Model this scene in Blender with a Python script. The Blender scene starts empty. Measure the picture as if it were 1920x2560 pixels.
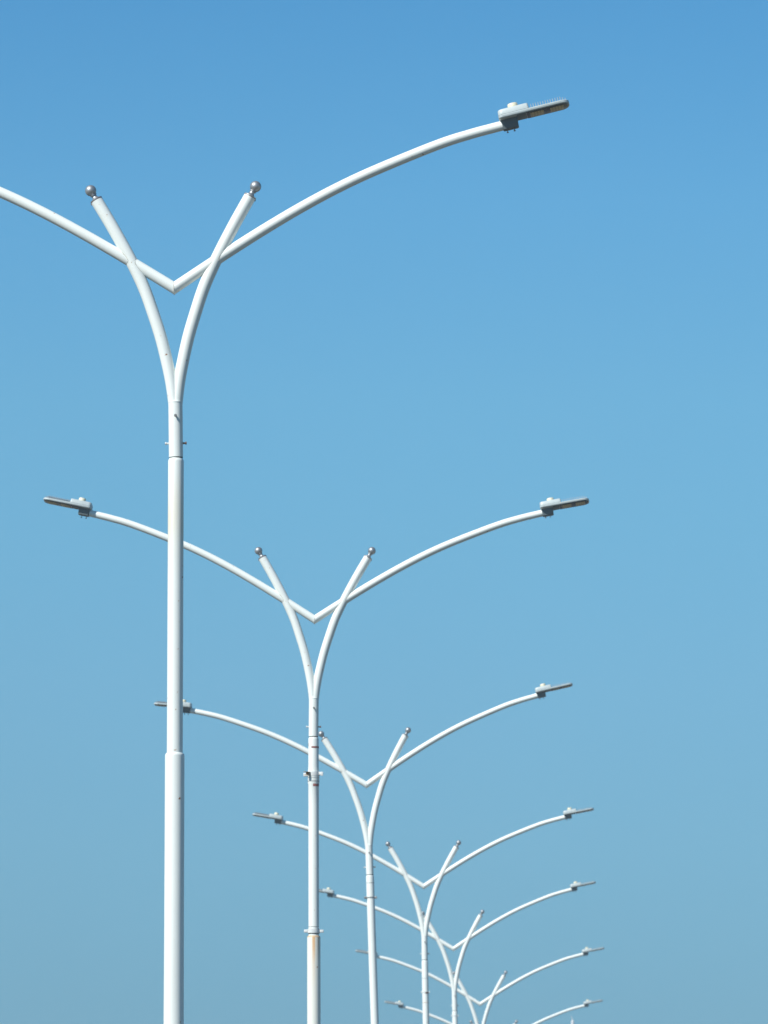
import bpy, bmesh, math, random
from mathutils import Vector, Matrix

random.seed(7)
S = bpy.context.scene
C = S.collection
R = math.radians
U = 0.00422            # metres per unit in the measured profile of the nearest lamp
ZS = 1.008             # the upward-looking lens shortens heights a little

# ------------------------------------------------------------------ materials
def new_mat(name):
    m = bpy.data.materials.new(name); m.use_nodes = True
    nt = m.node_tree
    return m, nt, nt.nodes['Principled BSDF']

def node(nt, kind, **kw):
    n = nt.nodes.new(kind)
    for k, v in kw.items():
        setattr(n, k, v)
    return n

def ramp(nt, src, stops):
    r = node(nt, 'ShaderNodeValToRGB')
    nt.links.new(src, r.inputs[0])
    e = r.color_ramp.elements
    while len(e) < len(stops): e.new(0.5)
    for k, (p, c) in zip(e, stops):
        k.position = p
        k.color = (c, c, c, 1) if isinstance(c, (int, float)) else (*c, 1)
    return r.outputs[0]

def mathn(nt, op, a, b=None, clamp=False):
    n = node(nt, 'ShaderNodeMath', operation=op); n.use_clamp = clamp
    for i, v in enumerate((a, b)):
        if v is None: continue
        if isinstance(v, (int, float)): n.inputs[i].default_value = v
        else: nt.links.new(v, n.inputs[i])
    return n.outputs[0]

def mixc(nt, fac, a, b, mode='MIX'):
    n = node(nt, 'ShaderNodeMix', data_type='RGBA', blend_type=mode)
    for s, v in ((0, fac), (6, a), (7, b)):
        if isinstance(v, (int, float)): n.inputs[s].default_value = v
        elif isinstance(v, tuple): n.inputs[s].default_value = (*v, 1)
        else: nt.links.new(v, n.inputs[s])
    return n.outputs[2]

def noise(nt, scale, detail=3.0, vec=None, rough=0.5):
    n = node(nt, 'ShaderNodeTexNoise')
    n.inputs['Scale'].default_value = scale; n.inputs['Detail'].default_value = detail
    n.inputs['Roughness'].default_value = rough
    if vec is not None: nt.links.new(vec, n.inputs['Vector'])
    return n.outputs['Fac']

def coords(nt, sx=1, sy=1, sz=1):
    t = node(nt, 'ShaderNodeTexCoord'); m = node(nt, 'ShaderNodeMapping')
    m.inputs['Scale'].default_value = (sx, sy, sz)
    nt.links.new(t.outputs['Object'], m.inputs[0])
    return t, m.outputs[0]

WHITE = (0.79, 0.835, 0.80)
RUST = (0.26, 0.105, 0.035)

def paint(name, specks=0.70, stain=0.0, streak=False, blot=False):
    """Weathered white gloss paint: faint run-off, rust specks; optional stain / rust streak."""
    m, nt, b = new_mat(name)
    t, v = coords(nt)
    dull = ramp(nt, noise(nt, 2.2, 4, coords(nt, 1, 1, 0.35)[1]), [(0.35, 1.0), (0.75, 0.955)])
    col = mixc(nt, 1.0, WHITE, dull, 'MULTIPLY')
    # faint vertical run-off of old rain dirt
    run = ramp(nt, noise(nt, 26, 2, coords(nt, 1, 1, 0.03)[1]), [(0.55, 0.0), (0.8, 0.16)])
    col = mixc(nt, run, col, (0.60, 0.60, 0.53))
    # rust specks where the paint has chipped
    sp = ramp(nt, noise(nt, 21, 2, v, 0.4), [(specks, 0.0), (specks + 0.02, 1.0)])
    halo = ramp(nt, noise(nt, 21, 2, v, 0.4), [(specks - 0.05, 0.0), (specks + 0.02, 0.45)])
    col = mixc(nt, halo, col, (0.62, 0.50, 0.33))
    col = mixc(nt, sp, col, RUST)
    sep = node(nt, 'ShaderNodeSeparateXYZ'); nt.links.new(t.outputs['Object'], sep.inputs[0])
    X, Z = sep.outputs[0], sep.outputs[2]
    if stain:      # broad cream tide mark a little below the shoulder
        d = mathn(nt, 'ABSOLUTE', mathn(nt, 'ADD', Z, 0.62))
        band = ramp(nt, mathn(nt, 'DIVIDE', d, 0.5), [(0.0, 1.0), (1.0, 0.0)])
        nz = ramp(nt, noise(nt, 9, 3, coords(nt, 1, 1, 0.12)[1]), [(0.35, 0.2), (0.7, 1.0)])
        fac = mathn(nt, 'MULTIPLY', mathn(nt, 'MULTIPLY', band, nz), stain)
        col = mixc(nt, fac, col, (0.70, 0.60, 0.40))
    if streak:     # rust bleeding from the seam and running down the front
        wob = mathn(nt, 'MULTIPLY', mathn(nt, 'SUBTRACT', noise(nt, 5, 2, coords(nt, 0, 0, 1)[1]), 0.5), 0.012)
        dx = mathn(nt, 'ABSOLUTE', mathn(nt, 'ADD', mathn(nt, 'ADD', X, -0.006), wob))
        narrow = ramp(nt, mathn(nt, 'DIVIDE', dx, 0.024), [(0.55, 1.0), (1.0, 0.0)])
        depth = mathn(nt, 'MULTIPLY', Z, -1.0)
        fade = ramp(nt, mathn(nt, 'DIVIDE', depth, 0.75), [(0.0, 1.0), (0.2, 0.85), (0.5, 0.28), (1.0, 0.0)])
        col = mixc(nt, mathn(nt, 'MULTIPLY', narrow, fade), col, (0.68, 0.27, 0.005))
        dx2 = mathn(nt, 'ABSOLUTE', mathn(nt, 'ADD', X, -0.066))
        n2 = ramp(nt, mathn(nt, 'DIVIDE', dx2, 0.016), [(0.1, 1.0), (1.0, 0.0)])
        f2 = ramp(nt, mathn(nt, 'DIVIDE', depth, 0.35), [(0.0, 1.0), (1.0, 0.0)])
        col = mixc(nt, mathn(nt, 'MULTIPLY', n2, f2), col, (0.42, 0.22, 0.06))
        edge = ramp(nt, mathn(nt, 'ADD', depth, mathn(nt, 'MULTIPLY', noise(nt, 14, 2, v), 0.02)), [(0.022, 1.0), (0.034, 0.0)])
        col = mixc(nt, edge, col, (0.50, 0.24, 0.06))
        wash = ramp(nt, mathn(nt, 'DIVIDE', depth, 3.2), [(0.0, 0.4), (1.0, 0.08)])
        col = mixc(nt, wash, col, (0.72, 0.66, 0.50))
    nt.links.new(col, b.inputs['Base Color'])
    ro = ramp(nt, noise(nt, 7, 3, v), [(0.3, 0.38), (0.75, 0.52)])
    nt.links.new(ro, b.inputs['Roughness'])
    bump = node(nt, 'ShaderNodeBump'); bump.inputs['Strength'].default_value = 0.025; bump.inputs['Distance'].default_value = 0.01
    nt.links.new(noise(nt, 14, 3, v), bump.inputs['Height']); nt.links.new(bump.outputs[0], b.inputs['Normal'])
    return m

def plain(name, col, rough=0.5, metal=0.0, vary=0.12, scale=20):
    m, nt, b = new_mat(name)
    _, v = coords(nt)
    f = ramp(nt, noise(nt, scale, 4, v), [(0.3, 1.0 - vary), (0.7, 1.0 + 0.0)])
    nt.links.new(mixc(nt, 1.0, col, f, 'MULTIPLY'), b.inputs['Base Color'])
    b.inputs['Roughness'].default_value = rough; b.inputs['Metallic'].default_value = metal
    return m

M_ARM = paint('white_paint_arm', 0.745)
M_BRANCH = paint('white_paint_branch', 0.75)
M_POLE = paint('white_paint_pole', 0.775)
M_POLE_STAIN = paint('white_paint_stained', 0.76, stain=0.9)
M_POLE_RUST = paint('white_paint_rust_streak', 0.755, streak=True)
M_STEEL = plain('silver_paint', (0.40, 0.42, 0.43), 0.48, 0.75, 0.10, 30)
M_DARK = plain('dark_seam', (0.035, 0.035, 0.033), 0.7)
M_BOLT = plain('zinc_bolt', (0.33, 0.32, 0.30), 0.45, 0.7, 0.3, 60)
M_RUSTBOLT = plain('rusty_bolt', (0.20, 0.10, 0.06), 0.8, 0.0, 0.5, 80)
M_HOUS = plain('grey_die_cast_paint', (0.47, 0.54, 0.545), 0.42, 0.0, 0.10, 14)
M_BRACK = plain('dark_grey_die_cast_paint_and_shade', (0.11, 0.145, 0.155), 0.45, 0.0, 0.10, 14)  # bracket paint; also the shade tone of the plate added under the housing
M_CREAM = plain('cream_plastic', (0.76, 0.72, 0.53), 0.5, 0.0, 0.08, 10)
M_LENS = plain('smoked_lens', (0.055, 0.049, 0.038), 0.18, 0.0, 0.2, 10)
M_FIN = plain('fin_aluminium', (0.40, 0.45, 0.48), 0.5, 0.1, 0.1, 14)
M_RUSTPLATE = plain('rusty_plate', (0.58, 0.33, 0.12), 0.85, 0.0, 0.5, 30)
M_TAPE = plain('faded_red_tape', (0.33, 0.12, 0.10), 0.75, 0.0, 0.3, 30)
M_CLAMP = plain('clamp_white_paint', (0.70, 0.73, 0.72), 0.5, 0.0, 0.15, 18)
M_CLAMPG = plain('clamp_galvanised', (0.36, 0.36, 0.35), 0.5, 0.4, 0.25, 30)
M_MAST = plain('mast_galvanised', (0.62, 0.64, 0.64), 0.5, 0.2, 0.1, 3)

def led_mat():
    m, nt, b = new_mat('led_board')
    t, v = coords(nt)
    # a regular grid of small lens caps on a beige board
    br = node(nt, 'ShaderNodeTexVoronoi'); br.inputs['Scale'].default_value = 36; br.inputs['Randomness'].default_value = 0.0
    nt.links.new(v, br.inputs['Vector'])
    dots = ramp(nt, br.outputs['Distance'], [(0.25, 0.0), (0.36, 1.0)])
    col = mixc(nt, dots, (0.38, 0.31, 0.14), (0.60, 0.50, 0.28))
    nt.links.new(col, b.inputs['Base Color']); b.inputs['Roughness'].default_value = 0.4
    return m
M_LED = led_mat()

# ------------------------------------------------------------------ mesh helpers
class MB:
    def __init__(self): self.bm = bmesh.new()
    def ring(self, pts): return [self.bm.verts.new(p) for p in pts]
    def bridge(self, a, b):
        n = len(a)
        for i in range(n): self.bm.faces.new((a[i], a[(i + 1) % n], b[(i + 1) % n], b[i]))
    def cap(self, r): self.bm.faces.new(r)
    def tube(self, path, radii, n=32, cap0=True, cap1=True, plane0=False):
        """tube along a path lying in the XZ plane"""
        P = [Vector(p) for p in path]; rings = []
        for i, p in enumerate(P):
            t = (P[min(i + 1, len(P) - 1)] - P[max(i - 1, 0)]).normalized()
            y = Vector((0, 1, 0))
            if abs(t.dot(y)) > 0.9: y = Vector((1, 0, 0))
            s = t.cross(y).normalized(); y = s.cross(t).normalized()
            pts = [p + radii[i] * (math.cos(a) * s + math.sin(a) * y) for a in (2 * math.pi * k / n for k in range(n))]
            if i == 0 and plane0:          # mitre against x = 0
                pts = [q - t * (q.x / t.x) for q in pts]
            rings.append(self.ring(pts))
        for a, b in zip(rings, rings[1:]): self.bridge(a, b)
        if cap0: self.cap(rings[0])
        if cap1: self.cap(rings[-1])
        return self
    def lathe(self, prof, n=36, at=(0, 0, 0), axis=(0, 0, 1), cap=True):
        q = Vector((0, 0, 1)).rotation_difference(Vector(axis).normalized()); o = Vector(at); rings = []
        for r, z in prof:
            rings.append(self.ring([o + q @ Vector((r * math.cos(2 * math.pi * k / n), r * math.sin(2 * math.pi * k / n), z)) for k in range(n)]))
        for a, b in zip(rings, rings[1:]): self.bridge(a, b)
        if cap: self.cap(rings[0]); self.cap(rings[-1])
        return self
    def loft(self, outline, levels):
        """stack scaled copies of an XY outline: levels = [(z, inset)], outline convex and centred"""
        rings = []
        cx = sum(p[0] for p in outline) / len(outline)
        hx = max(p[0] for p in outline) - cx; hy = max(p[1] for p in outline)
        for lv in levels:
            z, ins = lv[0], lv[1]; tilt = lv[2] if len(lv) > 2 else 0.0
            rings.append(self.ring([(cx + (x - cx) * (1 - ins / hx), y * (1 - ins / hy), z + tilt * (x - cx)) for x, y in outline]))
        for a, b in zip(rings, rings[1:]): self.bridge(a, b)
        self.cap(rings[0]); self.cap(rings[-1])
        return self
    def box(self, lo, hi, M=None, bev=0.0):
        x0, y0, z0 = lo; x1, y1, z1 = hi
        v = [self.bm.verts.new(p) for p in ((x0,y0,z0),(x1,y0,z0),(x1,y1,z0),(x0,y1,z0),(x0,y0,z1),(x1,y0,z1),(x1,y1,z1),(x0,y1,z1))]
        if M is not None:
            for q in v: q.co = M @ q.co
        fs = [self.bm.faces.new([v[i] for i in f]) for f in ((0,3,2,1),(4,5,6,7),(0,1,5,4),(1,2,6,5),(2,3,7,6),(3,0,4,7))]
        if bev:
            ed = list({e for f in fs for e in f.edges})
            bmesh.ops.bevel(self.bm, geom=ed, offset=bev, segments=2, profile=0.5, affect='EDGES')
        return self
    def mesh(self, name, mat, sharp=38):
        bm = self.bm
        bmesh.ops.recalc_face_normals(bm, faces=bm.faces)
        for f in bm.faces: f.smooth = True
        for e in bm.edges:
            if len(e.link_faces) == 2 and e.calc_face_angle(0) > R(sharp): e.smooth = False
        me = bpy.data.meshes.new(name); bm.to_mesh(me); bm.free()
        me.materials.append(mat)
        return me

def add(name, me, parent=None, loc=(0, 0, 0), rot=(0, 0, 0)):
    o = bpy.data.objects.new(name, me); C.objects.link(o)
    o.parent = parent; o.location = loc; o.rotation_euler = rot
    return o

def catmull(pts, n=8):
    P = [Vector(p) for p in pts]; out = []
    ext = [P[0] * 2 - P[1]] + P + [P[-1] * 2 - P[-2]]
    for i in range(1, len(ext) - 2):
        a, b, c, d = ext[i - 1:i + 3]
        for k in range(n):
            t = k / n
            out.append(0.5 * ((2 * b) + (c - a) * t + (2 * a - 5 * b + 4 * c - d) * t * t + (3 * b - a - 3 * c + d) * t ** 3))
    out.append(P[-1])
    return out

def rounded(x0, x1, h, r0, r1, n=7):
    """plan outline from x0 to x1, half width h, corner radii r0 (inner end) and r1 (outer end)"""
    pts = []
    for cx, cy, r, a0 in ((x1 - r1, h - r1, r1, 0), (x0 + r0, h - r0, r0, 90), (x0 + r0, -(h - r0), r0, 180), (x1 - r1, -(h - r1), r1, 270)):
        for k in range(n):
            a = R(a0 + 90 * k / (n - 1)); pts.append((cx + r * math.cos(a), cy + r * math.sin(a)))
    return pts

def P3(x, z):            # profile units (from the V notch) to metres above the sleeve's lower edge
    return Vector((x * U, 0, (z + 363) * U * ZS))

# ------------------------------------------------------------------ head of a lamp (origin: lower edge of the sleeve, on the axis)
ARM = [(0, 0), (52, 33.3), (104, 66.2), (190, 118.5), (274.5, 166.5), (357, 208.5), (439, 244.5), (567, 293.5), (640, 315.5), (710, 332.5)]
def arm_mesh(sg):
    pts = catmull([P3(sg * x, z) for x, z in ARM], 10)
    n = len(pts)
    rad = [U * (12.0 - 1.4 * i / (n - 1)) for i in range(n)]
    t = (pts[-1] - pts[-2]).normalized()
    pts.append(pts[-1] + t * 0.05); rad.append(rad[-1])
    return MB().tube(pts, rad, 64, cap0=False, plane0=True).mesh('arm', M_ARM)

BR = [(1.5, -268), (2.6, -248), (8.2, -204), (16.5, -161), (29.5, -106), (46, -52), (65.2, 3), (92.5, 62), (129, 130.5), (166, 194.5)]
def branch_mesh(sg):
    pts = catmull([P3(sg * x, z) for x, z in BR], 10)
    n = len(pts)
    rad = [U * (12.8 + 0.5 * i / (n - 1)) for i in range(n)]
    return MB().tube(pts, rad, 64).mesh('branch', M_BRANCH)

tipdir = Vector((38, 0, 65.5 * ZS)).normalized()
def finial_mesh(sg):
    d = Vector((sg * tipdir.x, 0, tipdir.z)); o = P3(sg * 166, 194.5)
    u = U
    prof = [(0.3*u, -1*u), (13.6*u, -0.9*u), (13.6*u, 0.9*u), (10*u, 1.6*u), (7.2*u, 3.6*u), (5.4*u, 7.4*u), (5.6*u, 9.8*u), (7.6*u, 11*u), (7.6*u, 12*u), (6.2*u, 12.6*u)]
    prof += [(12.1*u*math.sin(a), (23.2 - 12.1*math.cos(a))*u) for a in (R(32 + k * 148 / 15) for k in range(16))]
    prof[-1] = (0.05*u, prof[-1][1])
    return MB().lathe(prof, 32, o, d).mesh('finial', M_STEEL, 50)
def collar_mesh(sg):
    d = Vector((sg * tipdir.x, 0, tipdir.z)); o = P3(sg * 166, 194.5)
    u = U
    b = MB().lathe([(13.2*u, -2.0*u), (13.75*u, -1.9*u), (13.75*u, -0.95*u), (13.2*u, -0.92*u)], 32, o, d, cap=False)
    lo = o - d * (4.2 * u) + Vector((sg * d.z, 0, -sg * d.x)) * (sg * 0)
    side = Vector((d.z, 0, -d.x)) * (1 if sg > 0 else -1)
    b.lathe([(0.2*u, 0), (1.6*u, 0.1*u), (1.6*u, 2.4*u), (0.2*u, 2.5*u)], 8, lo + side * (12.6 * u), side)
    return b.mesh('collar_ring', M_RUSTBOLT)

def sleeve_mesh():
    z1 = (363 - 244) * U * ZS; r = 15.15 * U
    return MB().lathe([(r - .006, 0.001), (r, 0.0), (r, z1 - .012), (r + .0022, z1 - .010), (r + .0022, z1 - .001), (r, z1), (0.01, z1 + .004)], 48).mesh('sleeve', M_POLE, 30)
def sleeve_bolt(pos, d, L, mat, name='bolt'):
    b = MB().lathe([(0.004, -0.01), (0.0085, -0.009), (0.0085, L - 0.012), (0.0135, L - 0.0115), (0.0135, L - 0.001), (0.006, L)], 10, pos, d)
    return b.mesh(name, mat)


M_WELD = plain('painted_weld', (0.66, 0.66, 0.58), 0.6, 0.0, 0.45, 45)
def bead(curve, r=0.0042, n=8):
    m = MB(); K = len(curve); rings = []
    for i, p in enumerate(curve):
        t = (curve[(i + 1) % K] - curve[i - 1]).normalized()
        a = Vector((0, 1, 0)) if abs(t.y) < .8 else Vector((1, 0, 0))
        u = t.cross(a).normalized(); v = t.cross(u)
        rr = r * (0.8 + 0.4 * random.random())
        rings.append(m.ring([p + rr * (math.cos(2*math.pi*k/n) * u + math.sin(2*math.pi*k/n) * v) for k in range(n)]))
    for a, b in zip(rings, rings[1:] + rings[:1]): m.bridge(a, b)
    return m
def arm_welds(sg):
    """closed weld lines where the arm enters and leaves the branch, and the mitre at the V"""
    A = catmull([P3(sg * x, z) for x, z in ARM], 24); B = catmull([P3(sg * x, z) for x, z in BR], 24)
    nA = len(A); out = []; hits = []
    for k in range(40):
        th = 2 * math.pi * k / 40; ins = []
        for i in range(4, int(nA * .45)):
            t = (A[i + 1] - A[i - 1]).normalized(); sd = t.cross(Vector((0, 1, 0)))
            p = A[i] + U * (12.0 - 1.4 * i / nA) * (math.cos(th) * sd + math.sin(th) * Vector((0, 1, 0)))
            if min((p - b).length for b in B) < U * 13.2: ins.append(p)
        if ins: hits.append((ins[0], ins[-1]))
    m1 = bead([h[0] for h in hits]); m2 = bead([h[1] for h in hits])
    t = (A[1] - A[0]).normalized(); sd = t.cross(Vector((0, 1, 0))); ring = []
    for k in range(40):
        th = 2 * math.pi * k / 40
        p = A[0] + U * 11.9 * (math.cos(th) * sd + math.sin(th) * Vector((0, 1, 0))); ring.append(p - t * (p.x / t.x))
    return [m1.mesh('weld_bead', M_WELD), m2.mesh('weld_bead', M_WELD)] + ([bead(ring, .0036).mesh('weld_bead', M_WELD)] if sg > 0 else [])
ME = {}
for sg in (1, -1):
    ME['arm', sg] = arm_mesh(sg); ME['branch', sg] = branch_mesh(sg)
    ME['weld', sg] = arm_welds(sg)
    ME['finial', sg] = finial_mesh(sg); ME['collar', sg] = collar_mesh(sg)
ME['sleeve'] = sleeve_mesh()
rs = 15.15 * U
ME['bolt_front'] = sleeve_bolt((0.006, -rs + .002, 87.5 * U), (0.05, -1, 0), 0.034, M_BOLT)
ME['bolt_left'] = sleeve_bolt((-rs + .002, 0, 30 * U), (-1, 0, 0), 0.036, M_CLAMP)
ME['bolt_right'] = sleeve_bolt((rs - .002, 0, 30 * U), (1, 0, 0), 0.036, M_RUSTBOLT)

# ------------------------------------------------------------------ luminaire (origin: arm tip, +X outward)
RB = 0.040               # underside of the tray above the arm axis
def lum_meshes():
    d = {}
    out = rounded(-0.020, 0.632, 0.134, 0.040, 0.085)
    d['luminaire'] = MB().loft(out, [(RB + .000, 0.010), (RB + .004, 0.003), (RB + .008, 0.0), (RB + .026, 0.0), (RB + .031, 0.004), (RB + .032, 0.012)]).mesh('luminaire', M_HOUS)
    gear = rounded(-0.018, 0.268, 0.130, 0.040, 0.018)
    d['gear_cover'] = MB().loft(gear, [(RB + .0325, .004), (RB + .034, 0.0), (RB + .076, .003, .008), (RB + .083, .008, .008), (RB + .086, .020, .008)]).mesh('gear_cover', M_HOUS)
    d['underside_shade_panel'] = MB().box((.146, -.118, RB - .0035), (.2315, .118, RB + .002), bev=.001).mesh('underside_shade_panel', M_BRACK)  # dark plate added to colour in the shade under the housing beside the bracket
    d['photocell'] = MB().lathe([(.034, 0), (.034, .012), (.047, .013), (.048, .020), (.046, .050), (.042, .056), (.01, .058)], 32, (.130, 0, RB + .080)).mesh('photocell', M_CREAM)
    b = MB()
    for k in range(15):
        x = 0.288 + k * 0.0226
        w = 0.118 if x < 0.56 else 0.118 - (x - .56) * .55
        h = 0.035 if k < 13 else 0.035 - .008 * (k - 12)
        b.box((x - .0026, -w, RB + .030), (x + .0026, w, RB + .032 + h))
    d['heat_sink'] = b.mesh('heat_sink', M_FIN)
    lens = rounded(0.232, 0.622, 0.124, 0.020, 0.076)
    d['lens_cover'] = MB().loft(lens, [(RB - .006, .006), (RB - .004, .001), (RB + .002, .0)]).mesh('lens_cover', M_LENS)
    for i, (a, c) in enumerate(((.268, .392), (.452, .574))):
        d['led_module', i] = MB().box((a, -.083, RB - .0105), (c, .083, RB - .0045), bev=.002).mesh('led_module', M_LED)
    br = rounded(-0.004, 0.142, 0.050, 0.016, 0.016)
    d['mounting_bracket'] = MB().loft([(x, y) for x, y in br], [(-.049, .008), (-.047, .003), (-.043, .001), (.0, -.002), (RB + .004, -.006)]).mesh('mounting_bracket', M_BRACK)
    for i, x in enumerate((.030, .094)):
        d['bolt', i] = MB().lathe([(.0045, 0), (.0045, .026), (.0105, .0265), (.0105, .033), (.004, .035)], 10, (x, -.012, -.046), (0, 0, -1)).mesh('bolt', M_BOLT)
    return d
LUM = lum_meshes()

def luminaire(parent, sg, pitch, roll):
    t = P3(sg * 710, 332.5)
    o = add('luminaire', LUM['luminaire'], parent, t, (R(roll) * (-sg), -R(pitch), 0 if sg > 0 else math.pi))
    for k, me in LUM.items():
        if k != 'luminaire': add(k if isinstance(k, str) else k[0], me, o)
    return o

# ------------------------------------------------------------------ pole sections
def upper_pole(mat, swell=False, wide=16.8):
    L = 629 * U * ZS; r = wide * U
    prof = [(.02, .015), (r - .014, .012), (r - .013, -.002), (r - .0105, -.010), (r - .006, -.019), (r - .002, -.028), (r, -.040)]
    if swell:
        prof += [(r, -92 * U), (r + .004, -104 * U), (r + .0075, -112 * U), (r + .0075, -146 * U), (r + .002, -150 * U)]
    prof += [(r, -.9), (r + .0006, -(L - .02)), (r + .001, -(L + .02))]
    return MB().lathe(prof, 48).mesh('upper_pole', mat)
def lower_pole(mat, length):
    r = 20.7 * U
    prof = [(.05, .004), (r - .017, .0035), (r - .010, .000), (r - .004, -.007), (r - .001, -.017), (r, -.028), (r + .001, -1.5), (r + .012, -length + .03)]
    prof += [(r + .012, -length + .026), (.21, -length + .025), (.21, -length)]
    return MB().lathe(prof, 48).mesh('lower_pole', mat)

# ------------------------------------------------------------------ fittings strapped round the poles (z relative to the sleeve's lower edge)
def band_mesh(r, h, mat, name='clamp_band', t=.004):
    return MB().lathe([(r - .002, -h/2), (r + t, -h/2 + .0006), (r + t, h/2 - .0006), (r - .002, h/2)], 40, cap=False).mesh(name, mat)

def banner_clamp(parent, z, r):
    b = band_mesh(r, .058, M_CLAMP, 'clamp')
    c = add('clamp', b, parent, (0, 0, z))
    m = MB()
    m.box((r - .004, -.052, -.016), (r + .052, -.010, .022), bev=.004)
    m.box((r + .020, -.060, -.030), (r + .052, -.048, .022), bev=.002)
    add('clamp_ear', m.mesh('clamp_ear', M_CLAMP), c)
    m = MB(); m.box((-r - .056, -.040, -.034), (-r + .004, .002, .010), bev=.004)
    add('clamp_ear', m.mesh('clamp_ear', M_CLAMP), c)
    d = Vector((-.62, -.785, 0)).normalized(); s = Vector((-d.y, d.x, 0))
    M = Matrix(((d.x, s.x, 0, 0), (d.y, s.y, 0, 0), (0, 0, 1, 0), (0, 0, 0, 1)))
    m = MB()
    m.box((r - .01, -.020, .016), (r + .100, .020, .020), M)
    m.box((r - .01, -.020, -.020), (r + .080, .020, -.016), M)
    m.box((r - .01, -.020, -.0159), (r + .050, -.0165, .0159), M)
    add('clamp_channel', m.mesh('clamp_channel', M_RUSTPLATE), c)
    return c

def strap(parent, z, r, mat=M_DARK, h=.007, name='strap'):
    return add(name, band_mesh(r, h, mat, name, .0022), parent, (0, 0, z))

def half_tape(parent, z, r, a0, a1, h, mat=M_TAPE):
    m = MB(); n = 14; rows = []
    for k in range(n + 1):
        a = R(a0 + (a1 - a0) * k / n)
        rr = r + .0022
        rows.append([m.bm.verts.new((q * math.cos(a), q * math.sin(a), zz)) for q, zz in ((rr, -h/2), (rr, h/2), (r - .002, h/2), (r - .002, -h/2))])
    for a, b in zip(rows, rows[1:]): m.bridge(a, b)
    m.cap(rows[0]); m.cap(rows[-1])
    return add('tape_remnant', m.mesh('tape_remnant', mat), parent, (0, 0, z))

def ring_clamp(parent, z, r, knob=-1, mat=M_CLAMP, ear=.05, h=.04):
    c = add('clamp', band_mesh(r, h, mat, 'clamp', .005), parent, (0, 0, z))
    for s, w in ((1, ear), (-1, ear * 0.95)):
        m = MB(); m.box((s * (r - .004), -.030, -.020), (s * (r + w), .012, .016), bev=.004) if s > 0 else m.box((-(r + w), -.030, -.018), (-(r - .004), .012, .020), bev=.004)
        add('clamp_ear', m.mesh('clamp_ear', mat), c)
    if knob:
        m = MB().lathe([(.004, 0), (.016, .001), (.018, .03), (.012, .036)], 12, (knob * (r + ear * .6), -.03, -.004), (0, -1, 0))
        add('clamp_bolt', m.mesh('clamp_bolt', M_BOLT), c)
    return c

# ------------------------------------------------------------------ camera
F = 13980.0; CX, CY = 829.5, 1106.0; EYE = 1.6; PITCH = math.atan((2900 - CY) / F)
cam = bpy.data.objects.new('camera', bpy.data.cameras.new('camera')); C.objects.link(cam)
cam.location = (0, 0, EYE); cam.rotation_euler = (math.pi / 2 + PITCH, 0, 0)
cd = cam.data; cd.sensor_fit = 'HORIZONTAL'; cd.sensor_width = 36; cd.lens = 36 * F / 1659
cd.clip_start = 1; cd.clip_end = 20000
cd.dof.use_dof = True; cd.dof.focus_distance = 63; cd.dof.aperture_fstop = 10
S.camera = cam

def place(px, py, D):
    dx, dy = (px - CX) / F, (CY - py) / F
    sp, cp = math.sin(PITCH), math.cos(PITCH)
    return Vector((D * dx, D * (cp - dy * sp), EYE + D * (sp + dy * cp)))

# ------------------------------------------------------------------ the seven lamps
# sleeve point in the survey frame, distance, pole lean, head lean, luminaire (pitch, roll) right / left
LAMPS = [
    ((380.2, 987.8), 58.3, 0.0, -0.85, (12.6, 2.0), (11.0, 3.0), 'nearest and tallest white street lamp with smooth clean pole and left arm leaving the frame'),
    ((677.3, 1590.8), 85.0, -0.15, 0.42, (10.2, 6.5), (11.4, 4.0), 'white street lamp with rusty clamp and orange rust streak on its pole, second nearest'),
    ((799.0, 1889.0), 111.0, -1.9, -2.13, (10.4, 1.0), (7.6, 0.0), 'leaning white street lamp with a grey knob clamp just under its sleeve, third nearest'),
    ((917.6, 2073.2), 136.2, -1.1, -0.7, (10.0, 0.0), (10.6, 0.0), 'white street lamp with rust edged rings low on its pole, fourth along the row'),
    ((982.4, 2183.2), 161.8, -1.2, -1.2, (10.5, 0.0), (10.5, 0.0), 'slim distant white street lamp, fifth in the row, left lamp head touching the second pole'),
    ((1038.2, 2285.0), 186.8, -0.8, -0.4, (10.5, 0.0), (10.5, 0.0), 'distant white street lamp, sixth in the row, its V joint just above the lower edge'),
    ((1067.3, 2368.3), 212.8, -0.5, -0.2, (10.5, 0.0), (10.5, 0.0), 'farthest and lowest white street lamp, only its arms and finials showing at the lower edge'),
]
YAW = -3.4
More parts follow.
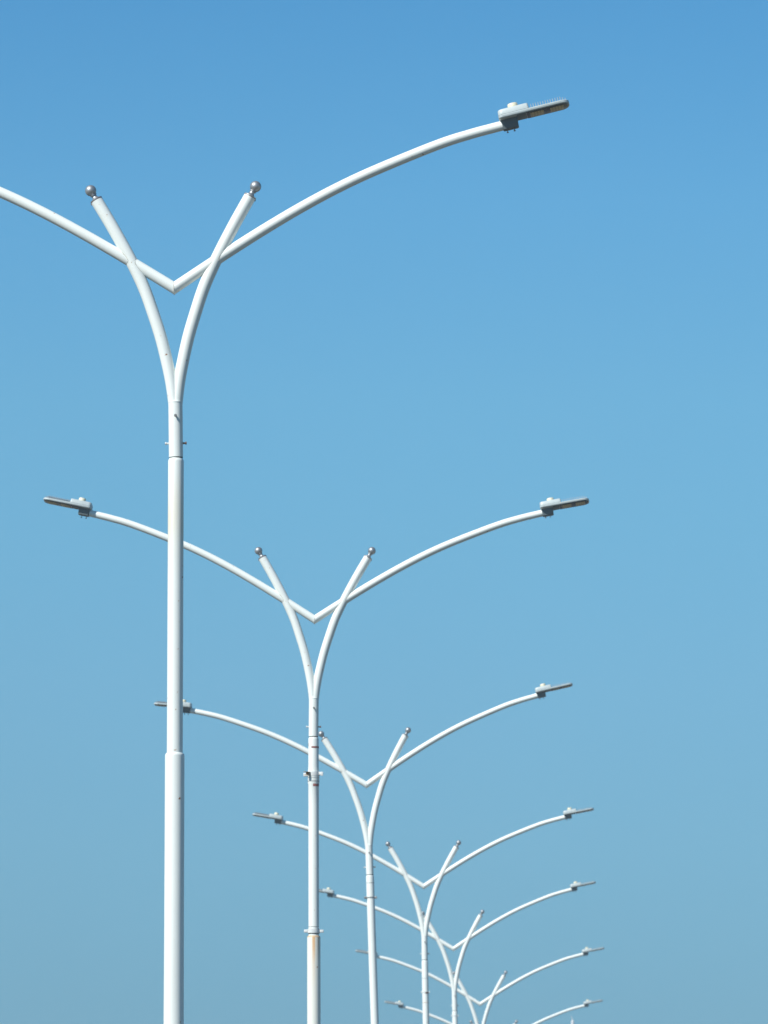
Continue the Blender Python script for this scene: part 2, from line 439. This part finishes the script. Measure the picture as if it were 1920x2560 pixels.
for i, (pj, D, lean, head, lr, ll, label) in enumerate(LAMPS):
    J = place(pj[0], pj[1], D)
    a = R(lean)                                   # positive lean: top goes right in the view
    Lz = J.z - 0.14
    base = Vector((J.x - math.tan(a) * Lz, J.y, 0.14))
    hj = Lz / math.cos(a)
    root = bpy.data.objects.new('street_lamp', None); C.objects.link(root)
    root.location = base; root.rotation_euler = (0, a, R(YAW))
    root['label'] = label; root['category'] = 'street lamp'; root['group'] = 'white double-arm street lamps in a receding row'
    step = {0: 629, 1: 616}.get(i, 630) * U * ZS
    add('lower_pole', lower_pole(M_POLE_RUST if i == 1 else M_POLE, hj - step), root, (0, 0, hj - step))
    up = add('upper_pole', upper_pole(M_POLE_STAIN if i == 0 else M_POLE, i == 1, 16.8 if i == 0 else 16.3), root, (0, 0, hj))
    hr = (0, R(head) - a, 0)
    sl = add('sleeve', ME['sleeve'], root, (0, 0, hj), hr)
    for k in ('bolt_front', 'bolt_left', 'bolt_right'): add('bolt', ME[k], sl)
    gap = MB().lathe([(14.2 * U, -.012), (14.4 * U, -.003), (14.4 * U, .004)], 40, cap=False).mesh('seam', M_DARK)
    add('seam_ring', gap, sl)
    for sg in (1, -1):
        am = add('arm', ME['arm', sg], root, (0, 0, hj), hr)
        for wm in ME['weld', sg]: add('weld_bead', wm, am)
        b = add('branch', ME['branch', sg], root, (0, 0, hj), hr)
        add('finial', ME['finial', sg], b); add('collar_ring', ME['collar', sg], b)
        lp = lr if sg > 0 else ll
        # the luminaire follows the head's lean
        o = luminaire(root, sg, lp[0], lp[1])
        Mh = Matrix.Translation((0, 0, hj)) @ Matrix.Rotation(hr[1], 4, 'Y')
        o.matrix_basis = Mh @ o.matrix_basis
    z = lambda u: hj + u * U * ZS
    rp = 16.3 * U
    if i == 1:
        half_tape(root, z(-34), rp + .0005, 250, 360, .022)
        half_tape(root, z(-26), rp + .0005, 150, 205, .04, M_CLAMPG)
        banner_clamp(root, z(-116), rp + .0078)
        strap(root, z(-128), rp + .0078, M_CLAMPG, .005); strap(root, z(-139), rp + .0078, h=.006)
        half_tape(root, z(-151), rp + .002, 268, 350, .034)
        ring_clamp(root, z(-601), rp + .006, 0, M_CLAMP, .055, .055)
        strap(root, z(-588), rp + .0018, M_CLAMPG, .006)
        strap(root, z(-609.5), rp + .0018, M_DARK, .008)
    if i == 2:
        strap(root, z(-34), rp, M_CLAMPG, .008); strap(root, z(-2.5), rp - .010, M_CLAMPG, .006)
        ring_clamp(root, z(-93), rp, -1, M_CLAMPG, .040, .022)
    if i == 3:
        strap(root, z(-92), rp, M_CLAMPG, .008)
        ring_clamp(root, z(-160), rp, 0, M_CLAMP, .025, .03); half_tape(root, z(-164), rp + .003, 270, 355, .03, M_RUSTBOLT)
        strap(root, z(-212), rp, M_RUSTPLATE, .008)
    if i == 4:
        ring_clamp(root, z(-30), rp, 0, M_CLAMP, .028, .03)

# ------------------------------------------------------------------ far mast tip
mp = place(1237, 2194, 300.0)
mast = bpy.data.objects.new('mast', None); C.objects.link(mast)
mast.location = (mp.x, mp.y, 0)
mast['label'] = 'faint thin pale mast tip below the arm of the farthest lamp, lower right'; mast['category'] = 'mast'
add('mast_pole', MB().lathe([(.16, 0), (.07, mp.z - .28), (.05, mp.z - .22), (.02, mp.z - .2)], 16).mesh('mast_pole', M_MAST), mast)
sp = MB().tube([(0, 0, mp.z - .24), (-.03, 0, mp.z - .12), (-.055, 0, mp.z)], [.022, .018, .008], 8).mesh('spike', M_MAST)
add('spike', sp, mast)

# ------------------------------------------------------------------ ground below the frame
def ground_mat(name, c0, c1, sc):
    m, nt, b = new_mat(name); _, v = coords(nt)
    nt.links.new(mixc(nt, ramp(nt, noise(nt, sc, 6, v), [(0.35, 0.0), (0.68, 1.0)]), c0, c1), b.inputs['Base Color'])
    b.inputs['Roughness'].default_value = 0.95
    return m
def sheet(name, x0, x1, y0, y1, z, m, thick=None):
    b = MB()
    if thick: b.box((x0, y0, z - thick), (x1, y1, z))
    else: b.cap(b.ring([(x0, y0, z), (x1, y0, z), (x1, y1, z), (x0, y1, z)]))
    o = add(name, b.mesh(name, m)); o['kind'] = 'structure'
    return o
dirt = ground_mat('dry_soil_and_grass', (0.085, 0.08, 0.045), (0.17, 0.14, 0.09), 0.15)
asph = ground_mat('asphalt', (0.045, 0.045, 0.046), (0.075, 0.073, 0.07), 3.0)
conc = ground_mat('kerb_concrete', (0.24, 0.23, 0.21), (0.32, 0.31, 0.28), 4.0)
sheet('ground', -2500, 2500, -2500, 2500, 0.0, dirt)
ang = R(2.2)
def along(o):
    o.rotation_euler = (0, 0, -ang); return o
along(sheet('road', -14.0, 6.9, -300, 1500, 0.004, asph)).location.x = -1.6
along(sheet('median', -1.6, 1.6, -300, 1500, 0.14, conc, 0.139)).location.x = -4.15

# ------------------------------------------------------------------ thin dusty air
hm = bpy.data.materials.new('haze_air'); hm.use_nodes = True
hn = hm.node_tree; hn.nodes.clear()
ho = hn.nodes.new('ShaderNodeOutputMaterial'); pv = hn.nodes.new('ShaderNodeVolumePrincipled')
pv.inputs['Color'].default_value = (0.76, 0.90, 1.0, 1); pv.inputs['Density'].default_value = 0.0007
pv.inputs['Anisotropy'].default_value = 0.0
hn.links.new(pv.outputs[0], ho.inputs['Volume'])
hz = add('haze', MB().box((-2600, -2600, -1), (2600, 2600, 19)).mesh('haze', hm)); hz['kind'] = 'stuff'

# ------------------------------------------------------------------ light
SUN_EL, SUN_AZ = R(42), R(227)
to_sun = Vector((math.sin(SUN_AZ) * math.cos(SUN_EL), math.cos(SUN_AZ) * math.cos(SUN_EL), math.sin(SUN_EL)))
sd = bpy.data.lights.new('sun', 'SUN'); sd.energy = 5.0; sd.angle = R(0.53); sd.color = (1.0, 0.965, 0.905)
sun = bpy.data.objects.new('sun', sd); C.objects.link(sun)
sun.rotation_euler = to_sun.to_track_quat('Z', 'Y').to_euler()

w = bpy.data.worlds.new('World'); S.world = w; w.use_nodes = True
nt = w.node_tree; bg = nt.nodes['Background']
sky = nt.nodes.new('ShaderNodeTexSky'); sky.sky_type = 'NISHITA'; sky.sun_disc = False
sky.sun_elevation = SUN_EL; sky.sun_rotation = SUN_AZ
sky.altitude = 0; sky.air_density = 1.0; sky.dust_density = 0.0; sky.ozone_density = 5.0
# regional tint of the clear sky: deeper, greener blue than the model's default, duller in the dusty band near the horizon
tc = nt.nodes.new('ShaderNodeTexCoord'); sx = nt.nodes.new('ShaderNodeSeparateXYZ')
nt.links.new(tc.outputs['Generated'], sx.inputs[0])
el = mathn(nt, 'MULTIPLY', sx.outputs[2], 4.0, True)
tint = ramp(nt, el, [(0.0, (0.307, 0.515, 0.728)), (0.20, (0.310, 0.590, 0.805)), (0.30, (0.430, 0.735, 0.895)), (0.40, (0.520, 0.852, 0.972)), (0.50, (0.567, 0.968, 1.050)), (0.578, (0.600, 1.035, 1.102)), (0.70, (0.558, 1.061, 1.175)), (0.84, (0.437, 0.984, 1.165)), (1.0, (0.391, 0.886, 0.957))])
mottle = ramp(nt, noise(nt, 26, 3, tc.outputs['Generated']), [(0.25, 0.985), (0.75, 1.0)])
tint = mixc(nt, 1.0, tint, mottle, 'MULTIPLY')
mx = nt.nodes.new('ShaderNodeMix'); mx.data_type = 'RGBA'; mx.blend_type = 'MULTIPLY'; mx.inputs[0].default_value = 1.0
nt.links.new(sky.outputs[0], mx.inputs[6]); nt.links.new(tint, mx.inputs[7])
nt.links.new(mx.outputs[2], bg.inputs[0]); bg.inputs[1].default_value = 0.082

vs = S.view_settings; vs.view_transform = 'Standard'; vs.look = 'None'; vs.exposure = 0.2; vs.gamma = 1.0; vs.use_curve_mapping = False
S.cycles.use_denoising = True
S.cycles.denoiser = 'OPENIMAGEDENOISE'
S.cycles.max_bounces = 6
S.cycles.caustics_reflective = False; S.cycles.caustics_refractive = False
